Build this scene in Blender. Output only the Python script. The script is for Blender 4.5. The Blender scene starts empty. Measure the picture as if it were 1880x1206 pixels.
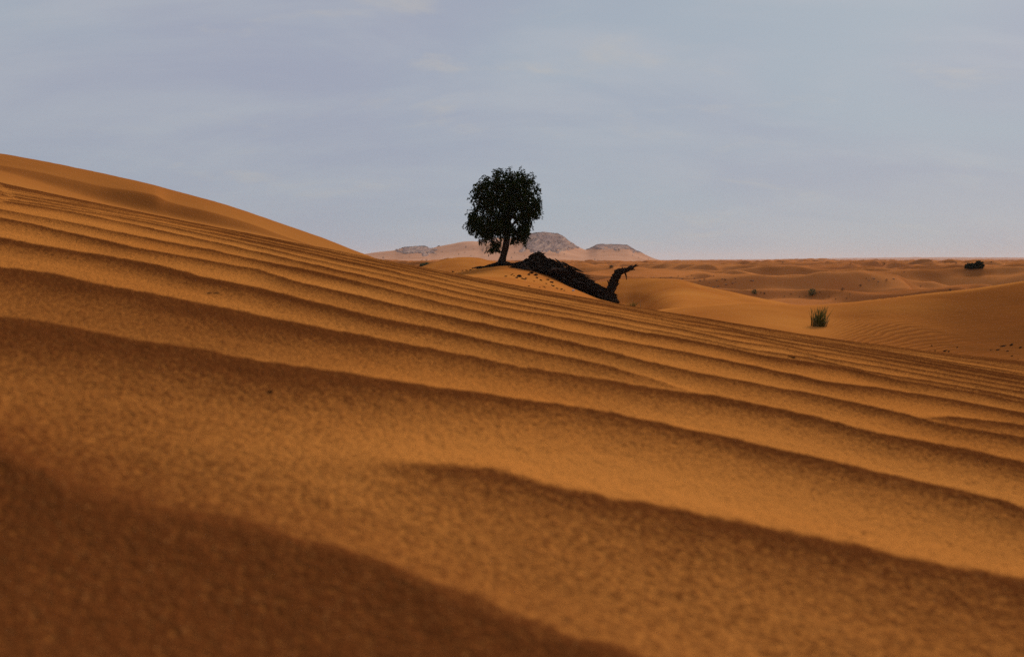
import bpy, math, random
import numpy as np
from mathutils import Vector

random.seed(7)
rng = np.random.default_rng(11)
sc = bpy.context.scene
COL = sc.collection

# ------------------------------------------------------------------ camera
F = 1462.0                                  # focal length in source pixels (28 mm on a 36 mm sensor, 1880 px wide)
TH = math.atan(125.0 / F)
cam_d = bpy.data.cameras.new("camera")
cam = bpy.data.objects.new("camera", cam_d)
COL.objects.link(cam)
cam_d.sensor_width = 36.0
cam_d.lens = 28.0
cam_d.clip_start = 0.02
cam_d.clip_end = 30000
cam.location = (0, 0, 0)
cam.rotation_euler = (math.pi / 2 - TH, 0, 0)
cam_d.dof.use_dof = True
cam_d.dof.focus_distance = 10.0
cam_d.dof.aperture_fstop = 4.4
sc.camera = cam

# ------------------------------------------------------------------ light and sky
SUN_EL, SUN_AZ = math.radians(28), math.radians(34)      # behind the scene, to the right of the view axis
SKY_STRENGTH = 0.10
world = bpy.data.worlds.new("World")
sc.world = world
world.use_nodes = True
wn, wl = world.node_tree.nodes, world.node_tree.links
wn.clear()
w_out = wn.new("ShaderNodeOutputWorld")
w_bg = wn.new("ShaderNodeBackground")
w_bg.inputs["Strength"].default_value = SKY_STRENGTH
w_sky = wn.new("ShaderNodeTexSky")
w_sky.sky_type = "NISHITA"
w_sky.sun_disc = False
w_sky.sun_elevation = SUN_EL
w_sky.sun_rotation = SUN_AZ
w_sky.dust_density = 1.0
tc = wn.new("ShaderNodeTexCoord")
sep = wn.new("ShaderNodeSeparateXYZ")
wl.new(tc.outputs["Generated"], sep.inputs[0])


def wmath(op, a, b):
    n = wn.new("ShaderNodeMath")
    n.operation = op
    for i, v in enumerate((a, b)):
        if isinstance(v, (int, float)):
            n.inputs[i].default_value = v
        else:
            wl.new(v, n.inputs[i])
    return n.outputs[0]


# the cloud sheet: the view direction meets a flat layer overhead
zz = wmath("ADD", wmath("MAXIMUM", sep.outputs["Z"], 0.0), 0.30)
cx = wmath("DIVIDE", sep.outputs["X"], zz)
cy = wmath("DIVIDE", sep.outputs["Y"], zz)
comb = wn.new("ShaderNodeCombineXYZ")
wl.new(cx, comb.inputs[0])
wl.new(cy, comb.inputs[1])


def wnoise(scale, detail, rough, off, stretch=(1, 1, 1)):
    mp = wn.new("ShaderNodeMapping")
    mp.inputs["Location"].default_value = off
    mp.inputs["Scale"].default_value = stretch
    mp.inputs["Rotation"].default_value = (0, 0, 0.6)
    wl.new(comb.outputs[0], mp.inputs["Vector"])
    n = wn.new("ShaderNodeTexNoise")
    n.inputs["Scale"].default_value = scale
    n.inputs["Detail"].default_value = detail
    n.inputs["Roughness"].default_value = rough
    n.inputs["Distortion"].default_value = 0.4
    wl.new(mp.outputs[0], n.inputs["Vector"])
    return n.outputs["Fac"]


def wmap(v, a, b, c=0.0, d=1.0):
    n = wn.new("ShaderNodeMapRange")
    n.interpolation_type = "SMOOTHSTEP"
    n.inputs["From Min"].default_value = a
    n.inputs["From Max"].default_value = b
    n.inputs["To Min"].default_value = c
    n.inputs["To Max"].default_value = d
    wl.new(v, n.inputs["Value"])
    return n.outputs["Result"]


def wmix(fac, a, b):
    n = wn.new("ShaderNodeMix")
    n.data_type = "RGBA"
    if isinstance(fac, (int, float)):
        n.inputs[0].default_value = fac
    else:
        wl.new(fac, n.inputs[0])
    for i, v in ((6, a), (7, b)):
        if isinstance(v, tuple):
            n.inputs[i].default_value = (*v, 1)
        else:
            wl.new(v, n.inputs[i])
    return n.outputs[2]


K = 1.0 / SKY_STRENGTH
lay = wmix(wmap(wnoise(0.8, 3, 0.5, (3.1, 0.4, 0)), 0.38, 0.64), (0.340 * K, 0.368 * K, 0.465 * K), (0.358 * K, 0.420 * K, 0.490 * K))
lay = wmix(wmap(wnoise(2.1, 5, 0.6, (1.7, 8.2, 0), (0.6, 1.3, 1)), 0.40, 0.72, 0, 0.75), lay, (0.42 * K, 0.45 * K, 0.505 * K))
lay = wmix(wmap(wnoise(3.6, 6, 0.62, (9.4, 2.2, 0), (0.7, 1.2, 1)), 0.54, 0.74, 0, 0.6), lay, (0.49 * K, 0.47 * K, 0.45 * K))
lay = wmix(wmap(wmath("MAXIMUM", sep.outputs["Z"], 0.0), 0.0, 0.26, 0.55, 0), lay, (0.325 * K, 0.378 * K, 0.445 * K))
final = wmix(0.955, w_sky.outputs[0], lay)
wl.new(final, w_bg.inputs["Color"])
wl.new(w_bg.outputs[0], w_out.inputs["Surface"])

sun_d = bpy.data.lights.new("sun", "SUN")
sun_d.energy = 3.5
sun_d.angle = math.radians(20)              # veiled by thin cloud
sun_d.color = (1.0, 0.90, 0.76)
sun = bpy.data.objects.new("sun", sun_d)
COL.objects.link(sun)
sd = Vector((math.sin(SUN_AZ) * math.cos(SUN_EL), math.cos(SUN_AZ) * math.cos(SUN_EL), math.sin(SUN_EL)))
sun.rotation_euler = sd.to_track_quat("Z", "Y").to_euler()
sun.location = (0, 0, 60)

sc.view_settings.view_transform = "Standard"
sc.view_settings.look = "None"
sc.view_settings.exposure = 0.0
sc.view_settings.gamma = 1.0
sc.view_settings.use_curve_mapping = False
sc.cycles.max_bounces = 6
sc.cycles.diffuse_bounces = 3
sc.cycles.volume_bounces = 1
sc.cycles.use_denoising = False


# ------------------------------------------------------------------ helpers: numbers
def ray(px, py):
    """source pixel -> (x/y, z/y) of its line of sight"""
    px = np.asarray(px, float)
    py = np.asarray(py, float)
    X = (px - 940) / F
    Y = (603 - py) / F
    dy = math.cos(TH) + Y * math.sin(TH)
    return X / dy, (-math.sin(TH) + Y * math.cos(TH)) / dy


def P(px, py, Y):
    u, e = ray(px, py)
    return Vector((float(u) * Y, Y, float(e) * Y))


def h2(ix, iy, seed):
    n = (ix.astype(np.int64) * 374761393 + iy.astype(np.int64) * 668265263 + seed * 974634777) & 0x7FFFFFFF
    n = ((n ^ (n >> 13)) * 1274126177) & 0x7FFFFFFF
    n = (n ^ (n >> 16)) & 0xFFFF
    return n / 65535.0


def vnoise(x, y, seed=0):
    x = np.asarray(x, float)
    y = np.asarray(y, float)
    x, y = np.broadcast_arrays(x, y)
    ix, iy = np.floor(x), np.floor(y)
    fx, fy = x - ix, y - iy
    fx = fx * fx * fx * (fx * (fx * 6 - 15) + 10)
    fy = fy * fy * fy * (fy * (fy * 6 - 15) + 10)
    a = h2(ix, iy, seed)
    b = h2(ix + 1, iy, seed)
    c = h2(ix, iy + 1, seed)
    d = h2(ix + 1, iy + 1, seed)
    return (a * (1 - fx) + b * fx) * (1 - fy) + (c * (1 - fx) + d * fx) * fy


def fbm(x, y, seed=0, octaves=4, gain=0.5):
    s, a, t = 0.0, 1.0, 0.0
    for i in range(octaves):
        s = s + a * vnoise(x * 2 ** i + 13.7 * i, y * 2 ** i - 7.1 * i, seed + i)
        t += a
        a *= gain
    return s / t


def smooth(a, b, x):
    t = np.clip((x - a) / (b - a), 0, 1)
    return t * t * (3 - 2 * t)


def lin(x, xs, ys):
    """piecewise linear with linear extrapolation"""
    xs = np.asarray(xs, float)
    ys = np.asarray(ys, float)
    r = np.interp(x, xs, ys)
    r = np.where(x < xs[0], ys[0] + (x - xs[0]) * (ys[1] - ys[0]) / (xs[1] - xs[0]), r)
    return np.where(x > xs[-1], ys[-1] + (x - xs[-1]) * (ys[-1] - ys[-2]) / (xs[-1] - xs[-2]), r)


def pchip(x, xs, ys):
    """monotone cubic through the points, clamped outside"""
    xs = np.asarray(xs, float)
    ys = np.asarray(ys, float)
    hh = np.diff(xs)
    dl = np.diff(ys) / hh
    m = np.zeros(len(xs))
    m[0], m[-1] = dl[0], dl[-1]
    for i in range(1, len(xs) - 1):
        if dl[i - 1] * dl[i] > 0:
            w1, w2 = 2 * hh[i] + hh[i - 1], hh[i] + 2 * hh[i - 1]
            m[i] = (w1 + w2) / (w1 / dl[i - 1] + w2 / dl[i])
    x = np.clip(np.asarray(x, float), xs[0], xs[-1])
    k = np.clip(np.searchsorted(xs, x) - 1, 0, len(hh) - 1)
    t = (x - xs[k]) / hh[k]
    return ((1 + 2 * t) * (1 - t) ** 2 * ys[k] + t * (1 - t) ** 2 * hh[k] * m[k]
            + t * t * (3 - 2 * t) * ys[k + 1] + t * t * (t - 1) * hh[k] * m[k + 1])


# ------------------------------------------------------------------ helpers: objects
def tag(o, label=None, cat=None, group=None, kind=None):
    if label:
        o["label"] = label
    if cat:
        o["category"] = cat
    if group:
        o["group"] = group
    if kind:
        o["kind"] = kind
    return o


def mesh_obj(name, verts, faces, mat, parent=None, smooth_shade=True, attrs=None):
    me = bpy.data.meshes.new(name)
    if isinstance(verts, np.ndarray) and isinstance(faces, np.ndarray):
        nv, nf, k = len(verts), len(faces), faces.shape[1]
        me.vertices.add(nv)
        me.vertices.foreach_set("co", verts.astype(np.float32).ravel())
        me.loops.add(nf * k)
        me.loops.foreach_set("vertex_index", faces.astype(np.int32).ravel())
        me.polygons.add(nf)
        me.polygons.foreach_set("loop_start", np.arange(0, nf * k, k, dtype=np.int32))
        me.update(calc_edges=True)
    else:
        me.from_pydata([tuple(v) for v in verts], [], [tuple(f) for f in faces])
        me.update()
    me.polygons.foreach_set("use_smooth", [smooth_shade] * len(me.polygons))
    for an, av in (attrs or {}).items():
        at = me.attributes.new(an, "FLOAT", "POINT")
        at.data.foreach_set("value", np.asarray(av, np.float32).ravel())
    me.materials.append(mat)
    o = bpy.data.objects.new(name, me)
    COL.objects.link(o)
    if parent:
        o.parent = parent
    return o


def grid_faces(nr, nc):
    i = np.arange(nr * nc).reshape(nr, nc)
    return np.stack([i[:-1, :-1], i[:-1, 1:], i[1:, 1:], i[1:, :-1]], -1).reshape(-1, 4)


def grid_obj(name, X, Y, Z, mat, parent=None, attrs=None):
    v = np.stack([X, Y, Z], -1).reshape(-1, 3)
    return mesh_obj(name, v, grid_faces(*X.shape), mat, parent, True, attrs)


def empty(name, loc):
    o = bpy.data.objects.new(name, None)
    o.location = loc
    o.empty_display_size = 0.2
    COL.objects.link(o)
    return o


class Geo:
    """collects tubes, chips and leaves into one mesh"""

    def __init__(self):
        self.v, self.f = [], []

    def tube(self, pts, radii, seg=8, rough=0.0, flat=1.0, cap=True):
        pts = [Vector(p) for p in pts]
        b0 = len(self.v)
        n = len(pts)
        up = Vector((0.13, 0.31, 0.94)).normalized()
        for i, p in enumerate(pts):
            d = (pts[min(i + 1, n - 1)] - pts[max(i - 1, 0)]).normalized()
            a = d.cross(up)
            if a.length < 0.05:
                a = d.cross(Vector((1, 0, 0)))
            a.normalize()
            b = d.cross(a).normalized()
            for k in range(seg):
                an = 2 * math.pi * k / seg
                r = radii[i] * (1 + rough * (random.random() * 2 - 1))
                self.v.append(p + a * (math.cos(an) * r) + b * (math.sin(an) * r * flat))
        for i in range(n - 1):
            for k in range(seg):
                k2 = (k + 1) % seg
                self.f.append((b0 + i * seg + k, b0 + i * seg + k2, b0 + (i + 1) * seg + k2, b0 + (i + 1) * seg + k))
        if cap:
            self.f.append(tuple(b0 + k for k in range(seg))[::-1])
            self.f.append(tuple(b0 + (n - 1) * seg + k for k in range(seg)))

    def chip(self, c, size, d=None):
        """an irregular splintered lump"""
        c = Vector(c)
        b0 = len(self.v)
        d = Vector(d).normalized() if d is not None else Vector((random.uniform(-1, 1), random.uniform(-1, 1), random.uniform(-.5, .5))).normalized()
        a = d.cross(Vector((0.2, 0.1, 1))).normalized()
        b = d.cross(a)
        rings = [(-1.0, 0.35), (-0.4, 0.9), (0.35, 0.8), (1.0, 0.25)]
        for t, r in rings:
            for k in range(5):
                an = 2 * math.pi * (k + random.random() * 0.5) / 5
                rr = r * random.uniform(0.6, 1.25)
                self.v.append(c + d * (t * size[0] * random.uniform(.85, 1.1)) + a * (math.cos(an) * rr * size[1]) + b * (math.sin(an) * rr * size[2]))
        for i in range(3):
            for k in range(5):
                k2 = (k + 1) % 5
                self.f.append((b0 + i * 5 + k, b0 + i * 5 + k2, b0 + (i + 1) * 5 + k2, b0 + (i + 1) * 5 + k))
        self.f.append(tuple(b0 + k for k in range(5))[::-1])
        self.f.append(tuple(b0 + 15 + k for k in range(5)))

    def leaf(self, c, d, s, w):
        """a small folded leaf: two triangles with a crease"""
        side = d.cross(Vector((random.uniform(-1, 1), random.uniform(-1, 1), random.uniform(-1, 1))))
        if side.length < 1e-4:
            return
        side.normalize()
        b = len(self.v)
        self.v += [c, c + d * (s * .5) + side * w, c + d * s, c + d * (s * .5) - side * w]
        self.f.append((b, b + 1, b + 2, b + 3))

    def build(self, name, mat, parent=None, origin=None, smooth_shade=False):
        o = Vector(origin) if origin is not None else Vector((0, 0, 0))
        return mesh_obj(name, [v - o for v in self.v], self.f, mat, parent, smooth_shade)


# ------------------------------------------------------------------ materials
def new_mat(name):
    m = bpy.data.materials.new(name)
    m.use_nodes = True
    nt = m.node_tree
    b = nt.nodes["Principled BSDF"]
    b.inputs["Roughness"].default_value = 0.95
    b.inputs["Specular IOR Level"].default_value = 0.0
    return m, nt, b


def nnoise(nt, scale, detail=3, rough=0.55, vec=None, dist=0.0):
    n = nt.nodes.new("ShaderNodeTexNoise")
    n.inputs["Scale"].default_value = scale
    n.inputs["Detail"].default_value = detail
    n.inputs["Roughness"].default_value = rough
    n.inputs["Distortion"].default_value = dist
    if vec is not None:
        nt.links.new(vec, n.inputs["Vector"])
    return n.outputs["Fac"]


def nmap(nt, v, a, b, c=0.0, d=1.0):
    n = nt.nodes.new("ShaderNodeMapRange")
    n.inputs["From Min"].default_value = a
    n.inputs["From Max"].default_value = b
    n.inputs["To Min"].default_value = c
    n.inputs["To Max"].default_value = d
    nt.links.new(v, n.inputs["Value"])
    return n.outputs["Result"]


def nmath(nt, op, a, b):
    n = nt.nodes.new("ShaderNodeMath")
    n.operation = op
    for i, v in enumerate((a, b)):
        if isinstance(v, (int, float)):
            n.inputs[i].default_value = v
        else:
            nt.links.new(v, n.inputs[i])
    return n.outputs[0]


def nmix(nt, fac, a, b):
    n = nt.nodes.new("ShaderNodeMix")
    n.data_type = "RGBA"
    if isinstance(fac, (int, float)):
        n.inputs[0].default_value = fac
    else:
        nt.links.new(fac, n.inputs[0])
    for i, v in ((6, a), (7, b)):
        if isinstance(v, tuple):
            n.inputs[i].default_value = (*v, 1)
        else:
            nt.links.new(v, n.inputs[i])
    return n.outputs[2]


def nbump(nt, bsdf, h, strength, dist):
    n = nt.nodes.new("ShaderNodeBump")
    n.inputs["Strength"].default_value = strength
    n.inputs["Distance"].default_value = dist
    nt.links.new(h, n.inputs["Height"])
    nt.links.new(n.outputs[0], bsdf.inputs["Normal"])


def obj_vec(nt, scale=(1, 1, 1)):
    t = nt.nodes.new("ShaderNodeTexCoord")
    mp = nt.nodes.new("ShaderNodeMapping")
    mp.inputs["Scale"].default_value = scale
    nt.links.new(t.outputs["Object"], mp.inputs["Vector"])
    return mp.outputs[0]


def nattr(nt, name):
    a = nt.nodes.new("ShaderNodeAttribute")
    a.attribute_name = name
    return a.outputs["Fac"]


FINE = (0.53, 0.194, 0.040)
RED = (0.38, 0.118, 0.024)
COARSE_SHADE = (0.135, 0.0385, 0.0095)  # granule brown, also the tone used for painted shade


def sand_near():
    m, nt, b = new_mat("rippled_sand")
    v = obj_vec(nt)
    co = nattr(nt, "coarse_shade")
    patch = nnoise(nt, 1.3, 3, .5, v)
    base = nmix(nt, nmap(nt, patch, .35, .7), FINE, (0.48, 0.162, 0.031))
    g1 = nnoise(nt, 130, 2, .7, v)                 # granules about a centimetre across
    g2 = nnoise(nt, 330, 2, .7, v)
    g3 = nnoise(nt, 30, 3, .6, v)
    grain = nmath(nt, "ADD", nmath(nt, "MULTIPLY", g1, .5), nmath(nt, "ADD", nmath(nt, "MULTIPLY", g2, .44), nmath(nt, "MULTIPLY", g3, .06)))
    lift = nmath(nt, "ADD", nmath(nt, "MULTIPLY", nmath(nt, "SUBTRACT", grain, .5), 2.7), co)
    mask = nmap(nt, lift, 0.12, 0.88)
    c = nmix(nt, mask, base, COARSE_SHADE)
    dark = nmap(nt, g1, .64, .72, 0, .55)
    c = nmix(nt, dark, c, (0.09, 0.028, 0.006))
    pale = nmap(nt, g2, .60, .72, 0, .5)
    c = nmix(nt, pale, c, (0.60, 0.27, 0.08))
    nt.links.new(c, b.inputs["Base Color"])
    nbump(nt, b, nmath(nt, "ADD", g1, nmath(nt, "MULTIPLY", g2, .4)), .8, .010)
    return m


def sand_dune(name, c1=FINE, c2=RED, scale=.25, bump=.35):
    m, nt, b = new_mat(name)
    v = obj_vec(nt)
    st = nattr(nt, "coarse_shade")  # darkening attribute: sand mottling and painted shade
    n1 = nnoise(nt, scale, 4, .55, v)
    n2 = nnoise(nt, 28, 3, .7, v)
    c = nmix(nt, nmap(nt, n1, .3, .72), c1, c2)
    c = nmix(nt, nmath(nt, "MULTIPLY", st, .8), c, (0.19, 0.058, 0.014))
    c = nmix(nt, nmap(nt, n2, .55, .8, 0, .25), c, (0.20, 0.062, 0.010))
    nt.links.new(c, b.inputs["Base Color"])
    nbump(nt, b, nmath(nt, "ADD", n2, nnoise(nt, 5, 3, .6, v)), bump, .03)
    return m


def wood_mat(name, a, c, scale=6.0):
    m, nt, b = new_mat(name)
    v = obj_vec(nt, (1, 1, 1))
    n1 = nnoise(nt, scale, 5, .7, v, .6)
    n2 = nnoise(nt, scale * 6, 3, .7, v)
    col = nmix(nt, nmap(nt, n1, .42, .75), a, c)
    nt.links.new(col, b.inputs["Base Color"])
    nbump(nt, b, nmath(nt, "ADD", n1, n2), .9, .05)
    return m


def leaf_mat(name, a, c, trans=.15):
    m, nt, b = new_mat(name)
    v = obj_vec(nt)
    col = nmix(nt, nmap(nt, nnoise(nt, 2.2, 3, .6, v), .35, .65), a, c)
    nt.links.new(col, b.inputs["Base Color"])
    b.inputs["Roughness"].default_value = .7
    if trans:
        tr = nt.nodes.new("ShaderNodeBsdfTranslucent")
        nt.links.new(col, tr.inputs["Color"])
        mx = nt.nodes.new("ShaderNodeMixShader")
        mx.inputs[0].default_value = trans
        nt.links.new(b.outputs[0], mx.inputs[1])
        nt.links.new(tr.outputs[0], mx.inputs[2])
        nt.links.new(mx.outputs[0], nt.nodes["Material Output"].inputs["Surface"])
    return m


def rock_mat():
    m, nt, b = new_mat("far_rock")
    v = obj_vec(nt)
    n1 = nnoise(nt, .05, 5, .65, v)
    n2 = nnoise(nt, .25, 4, .7, v)
    ly = nattr(nt, "layer")
    c = nmix(nt, nmap(nt, n1, .35, .65), (0.24, 0.155, 0.14), (0.37, 0.235, 0.185))
    c = nmix(nt, nmap(nt, n2, .5, .7, 0, .4), c, (0.10, 0.066, 0.072))
    c = nmix(nt, ly, c, (0.42, 0.27, 0.20))
    nt.links.new(c, b.inputs["Base Color"])
    nbump(nt, b, n2, .8, 3.0)
    return m


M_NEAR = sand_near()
M_DUNE = sand_dune("dune_sand")
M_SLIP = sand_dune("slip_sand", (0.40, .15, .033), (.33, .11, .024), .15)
M_PLAIN = sand_dune("plain_sand", (0.53, 0.195, .056), (.38, .12, .034), .02, .5)
M_HILL = sand_dune("hill_sand", (0.56, 0.285, .165), (.46, .22, .125), .012, .3)
M_ROCK = rock_mat()
M_BARK = wood_mat("bark", (0.020, 0.015, 0.011), (0.08, 0.06, 0.045))
M_DEAD = wood_mat("dead_wood", (0.008, 0.006, 0.0045), (0.085, 0.060, 0.044))
M_GREY = wood_mat("weathered_wood", (0.025, 0.019, 0.015), (0.15, 0.115, 0.095))
M_CHIP = wood_mat("wood_chip", (0.022, 0.014, 0.010), (0.07, 0.045, 0.03), 20)
M_LEAF = leaf_mat("ghaf_leaf", (0.009, 0.016, 0.004), (0.024, 0.036, 0.008))
M_BUSH = leaf_mat("bush_leaf", (0.018, 0.022, 0.010), (0.035, 0.040, 0.018))
M_FARBUSH = leaf_mat("far_bush_leaf", (0.05, 0.038, 0.028), (0.10, 0.065, 0.045), 0)
M_GREEN = leaf_mat("green_shrub_leaf", (0.06, 0.085, 0.035), (0.12, 0.13, 0.06))
M_GRASS = leaf_mat("tuft_blade", (0.09, 0.09, 0.020), (0.19, 0.16, 0.045))
M_STRAW = leaf_mat("straw", (0.30, 0.19, 0.09), (0.42, 0.28, 0.14), 0)
M_STONE = wood_mat("pale_stone", (0.30, 0.20, 0.13), (0.52, 0.38, 0.27), 8)
M_SCRAP = wood_mat("white_scrap", (0.55, 0.55, 0.56), (0.75, 0.75, 0.75), 8)

# ------------------------------------------------------------------ near rippled dune
HN = 0.30
SIL = [(0, 331), (298, 400), (527, 438), (660, 467), (728, 482), (831, 498), (900, 511), (999, 530), (1062, 543), (1137, 556),
       (1180, 565), (1299, 585), (1460, 610), (1582, 628), (1880, 660)]


def sil_py(px):
    return lin(np.asarray(px, float), [p[0] for p in SIL], [p[1] for p in SIL])


def plane_e(u):
    return 0.078 - 0.165 * u


_u, _e = ray(np.linspace(-200, 2080, 60), sil_py(np.linspace(-200, 2080, 60)))
_c = ((plane_e(_u) - _e) / 2) ** 2 / HN
_cp = np.polyfit(_u, _c, 5)
_ug = np.linspace(-.75, .75, 200)
_cg = np.polyval(_cp, _ug)


def curv(u):
    return np.interp(u, _ug, _cg)


def near_smooth(x, y):
    u = x / np.maximum(y, .35)
    return .078 * y - .165 * x - HN - curv(np.clip(u, -.75, .75)) * np.maximum(y, 0) ** 2


def near_hit(px, py):
    u, e = ray(px, py)
    C = curv(u)
    S = np.maximum(plane_e(u) - e, 2 * np.sqrt(HN * C) + 1e-4)
    y = (S - np.sqrt(np.maximum(S * S - 4 * HN * C, 0))) / (2 * C)
    return u * y, y


CREST = {
    "A": [(0, 821), (65, 858), (149, 903), (223, 925), (316, 940), (428, 962), (558, 996), (696, 1040), (830, 1092), (1000, 1150), (1150, 1205)],
    "B": [(560, 815), (640, 825), (760, 838), (900, 852), (1000, 880), (1180, 911), (1366, 947), (1526, 981), (1701, 1018), (1880, 1051)],
    "C": [(0, 584), (62, 590), (125, 602), (212, 621), (330, 640), (470, 664), (570, 677), (682, 695), (795, 712), (940, 732), (1040, 744), (1140, 765),
          (1202, 777), (1300, 798), (1440, 828), (1590, 862), (1735, 895), (1880, 932)],
    "D": [(0, 489), (100, 502), (175, 520), (275, 537), (375, 557), (470, 577), (582, 599), (695, 622), (795, 641), (940, 672), (1052, 691), (1190, 714),
          (1315, 731), (1410, 749), (1510, 772), (1610, 799), (1710, 817), (1810, 837), (1880, 852)],
    "E": [(0, 435), (100, 455), (212, 474), (300, 492), (375, 510), (470, 529), (582, 555), (695, 582), (795, 602), (940, 637), (1065, 662), (1190, 687),
          (1290, 712), (1410, 736)],
    "F": [(0, 400), (125, 426), (250, 455), (350, 472), (470, 494), (545, 517), (657, 542), (720, 557), (845, 585), (940, 605), (1040, 626), (1190, 664),
          (1290, 686), (1410, 708), (1510, 727), (1622, 752), (1722, 777), (1880, 805)],
    "X": [(1640, 748), (1700, 757), (1760, 763), (1880, 778)],
    "G": [(0, 382), (125, 405), (250, 430), (375, 455), (470, 475), (620, 508), (720, 532), (845, 562), (940, 583), (1065, 610), (1190, 632), (1315, 657),
          (1410, 676), (1510, 697), (1610, 710), (1710, 724), (1810, 742), (1880, 755)],
    "H": [(0, 366), (125, 386), (250, 411), (375, 438), (470, 460), (595, 488), (695, 511), (820, 540), (940, 564), (1065, 586), (1190, 610), (1315, 632),
          (1410, 653), (1535, 670), (1660, 698), (1785, 718), (1880, 737)],
}
crests = []          # (x samples, y samples, amplitude function)
for k, pts in CREST.items():
    x, y = near_hit([p[0] for p in pts], [p[1] for p in pts])
    o = np.argsort(x)
    crests.append([k, x[o], y[o]])


def crest_amp(k, x):
    j = [c for c in crests if c[0] == k][0]
    a = np.ones_like(x)
    if k == "B":
        a = smooth(j[1][0], j[1][3], x)
    elif k == "E":
        a = 1 - smooth(j[1][-4], j[1][-1], x)
    elif k == "X":
        a = smooth(j[1][0], j[1][2], x)
    return a


XG = np.linspace(-14, 14, 2801)
auto = []
hy = lin(XG, crests[-1][1], crests[-1][2])
hy = np.clip(hy, 1.2, 7.5)
kk = 0
while hy.min() < 9 and kk < 32:
    kk += 1
    lam = np.interp(XG / hy, [-.65, 0, .65], [.40, .29, .235]) * (1 + .22 * (fbm(XG * .6 + 31 * kk, XG * 0, 50 + kk, 3) - .5) * 2)
    hy = hy + lam * (1 + .035 * kk)
    auto.append((kk, hy.copy()))

rows = np.concatenate([np.linspace(-.5, .22, 14)[:-1], np.arange(.22, 1.3, .0065), np.arange(1.3, 6.6, .0100), np.arange(6.6, 9.5, .018), np.linspace(9.5, 16, 45)])
ss = np.concatenate([np.linspace(-2.2, -.68, 70)[:-1], np.linspace(-.68, .68, 720), np.linspace(.68, 2.2, 70)[1:]])
NX = ss[None, :] * (rows[:, None] + .5)
NY = np.repeat(rows[:, None], len(ss), 1)
NY = NY + np.interp(NY, [.3, 1.15, 1.5, 2.6, 9, 16], [-.18, -.04, -.16, -.35, -.35, -.2]) * np.clip(NX, -2.6, 2.6)
wob = .012 * (fbm(NX * 7, NY * 7, 5, 3) - .5) * 2 + .007 * (fbm(NX * 42, NY * 42, 6, 2) - .5) * 2 * smooth(3, 1, NY)
rip = np.zeros_like(NX)
coarse_shade = np.zeros_like(NX)


def add_ripple(yk, amp, wl, wr, A, cw=1.0, cb=.50, ce=.58, ew=.20):
    global rip, coarse_shade
    t = NY + wob - yk
    t = np.sign(t) * (np.sqrt(t * t + .006 ** 2) - .006)     # a slightly rounded crest
    nearside = np.clip(1 + t / wl, 0, 1) * (t <= 0)
    farside = np.clip(1 - t / wr, 0, 1) * (t > 0)
    rip += A * amp * (nearside ** 2.0 + farside ** 1.6)
    cn = (cb * np.clip(1 + t / (wl * .95 * cw), 0, 1) + ce * np.exp(np.minimum(t, 0) / (wl * ew))) * (t <= 0)  # coarse grains plus painted shade on the camera side of the crest
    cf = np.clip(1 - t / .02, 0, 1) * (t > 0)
    coarse_shade = np.maximum(coarse_shade, amp * (cn + cf * .5))


for k, xs, ys in crests:
    yk = lin(NX, xs, ys)
    amp = crest_amp(k, NX) * (.85 + .3 * fbm(NX * 1.3, NY * 0 + ord(k), 9, 2))
    big = 1.2 if k in "AC" else 1.0
    add_ripple(yk, amp, (.16 if k in 'EFGHX' else .19) * big, .12, .014 if k == 'B' else .020 if k in 'AGHX' else .024, 1 + .7 * smooth(.0, -.5, NX) if k in "ACD" else 1.0, .36 if k == "B" else .46 if k in "AC" else .36, .36 if k == "B" else .50 if k in "AC" else .70, .20 if k in "ABC" else .26)
for kk, hy in auto:
    yk = np.interp(NX, XG, hy)
    amp = np.clip(.75 + 1.1 * (fbm(NX * .9 + 7 * kk, NY * 0, 77 + kk, 3) - .35), .3, 1.15)
    add_ripple(yk, amp, .13, .11, .0165, .85, .22, .95, .34)
# one more wavelength this side of the nearest traced crest, towards and behind the camera
yk = lin(NX, crests[0][1], crests[0][2]) - .42
add_ripple(yk, np.ones_like(NX), .2, .14, .02)
base = near_smooth(NX, NY)
fadeout = 1 - smooth(9, 12, NY)
NZ = base + (rip - .022) * fadeout + .006 * (fbm(NX * 2.2, NY * 3.5, 21, 3) - .5) + .0035 * (fbm(NX * 14, NY * 20, 22, 3) - .5) + .0022 * (fbm(NX * 55, NY * 55, 23, 2) - .5) * (NY < 3)
bg = (.28 + .36 * fbm(NX * 1.7, NY * 2.2, 43, 3)) * smooth(.1, -.6, NX) * smooth(2.6, 1.3, NY) + .56 * smooth(1.05, .6, NY) * (.55 + .45 * smooth(.4, .6, fbm(NX * 2.5, NY * 2.5, 42, 3))) + .10 * smooth(.3, 1.2, NX)  # patchy darkening at left, right and near edge: lens falloff painted into the sand
coarse_shade = np.clip(bg + coarse_shade * fadeout * (.75 + .5 * fbm(NX * 3, NY * 3, 41, 3)), 0, 1)
tag(grid_obj("rippled_dune", NX, NY, NZ, M_NEAR, attrs={"coarse_shade": coarse_shade}), kind="structure")


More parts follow.
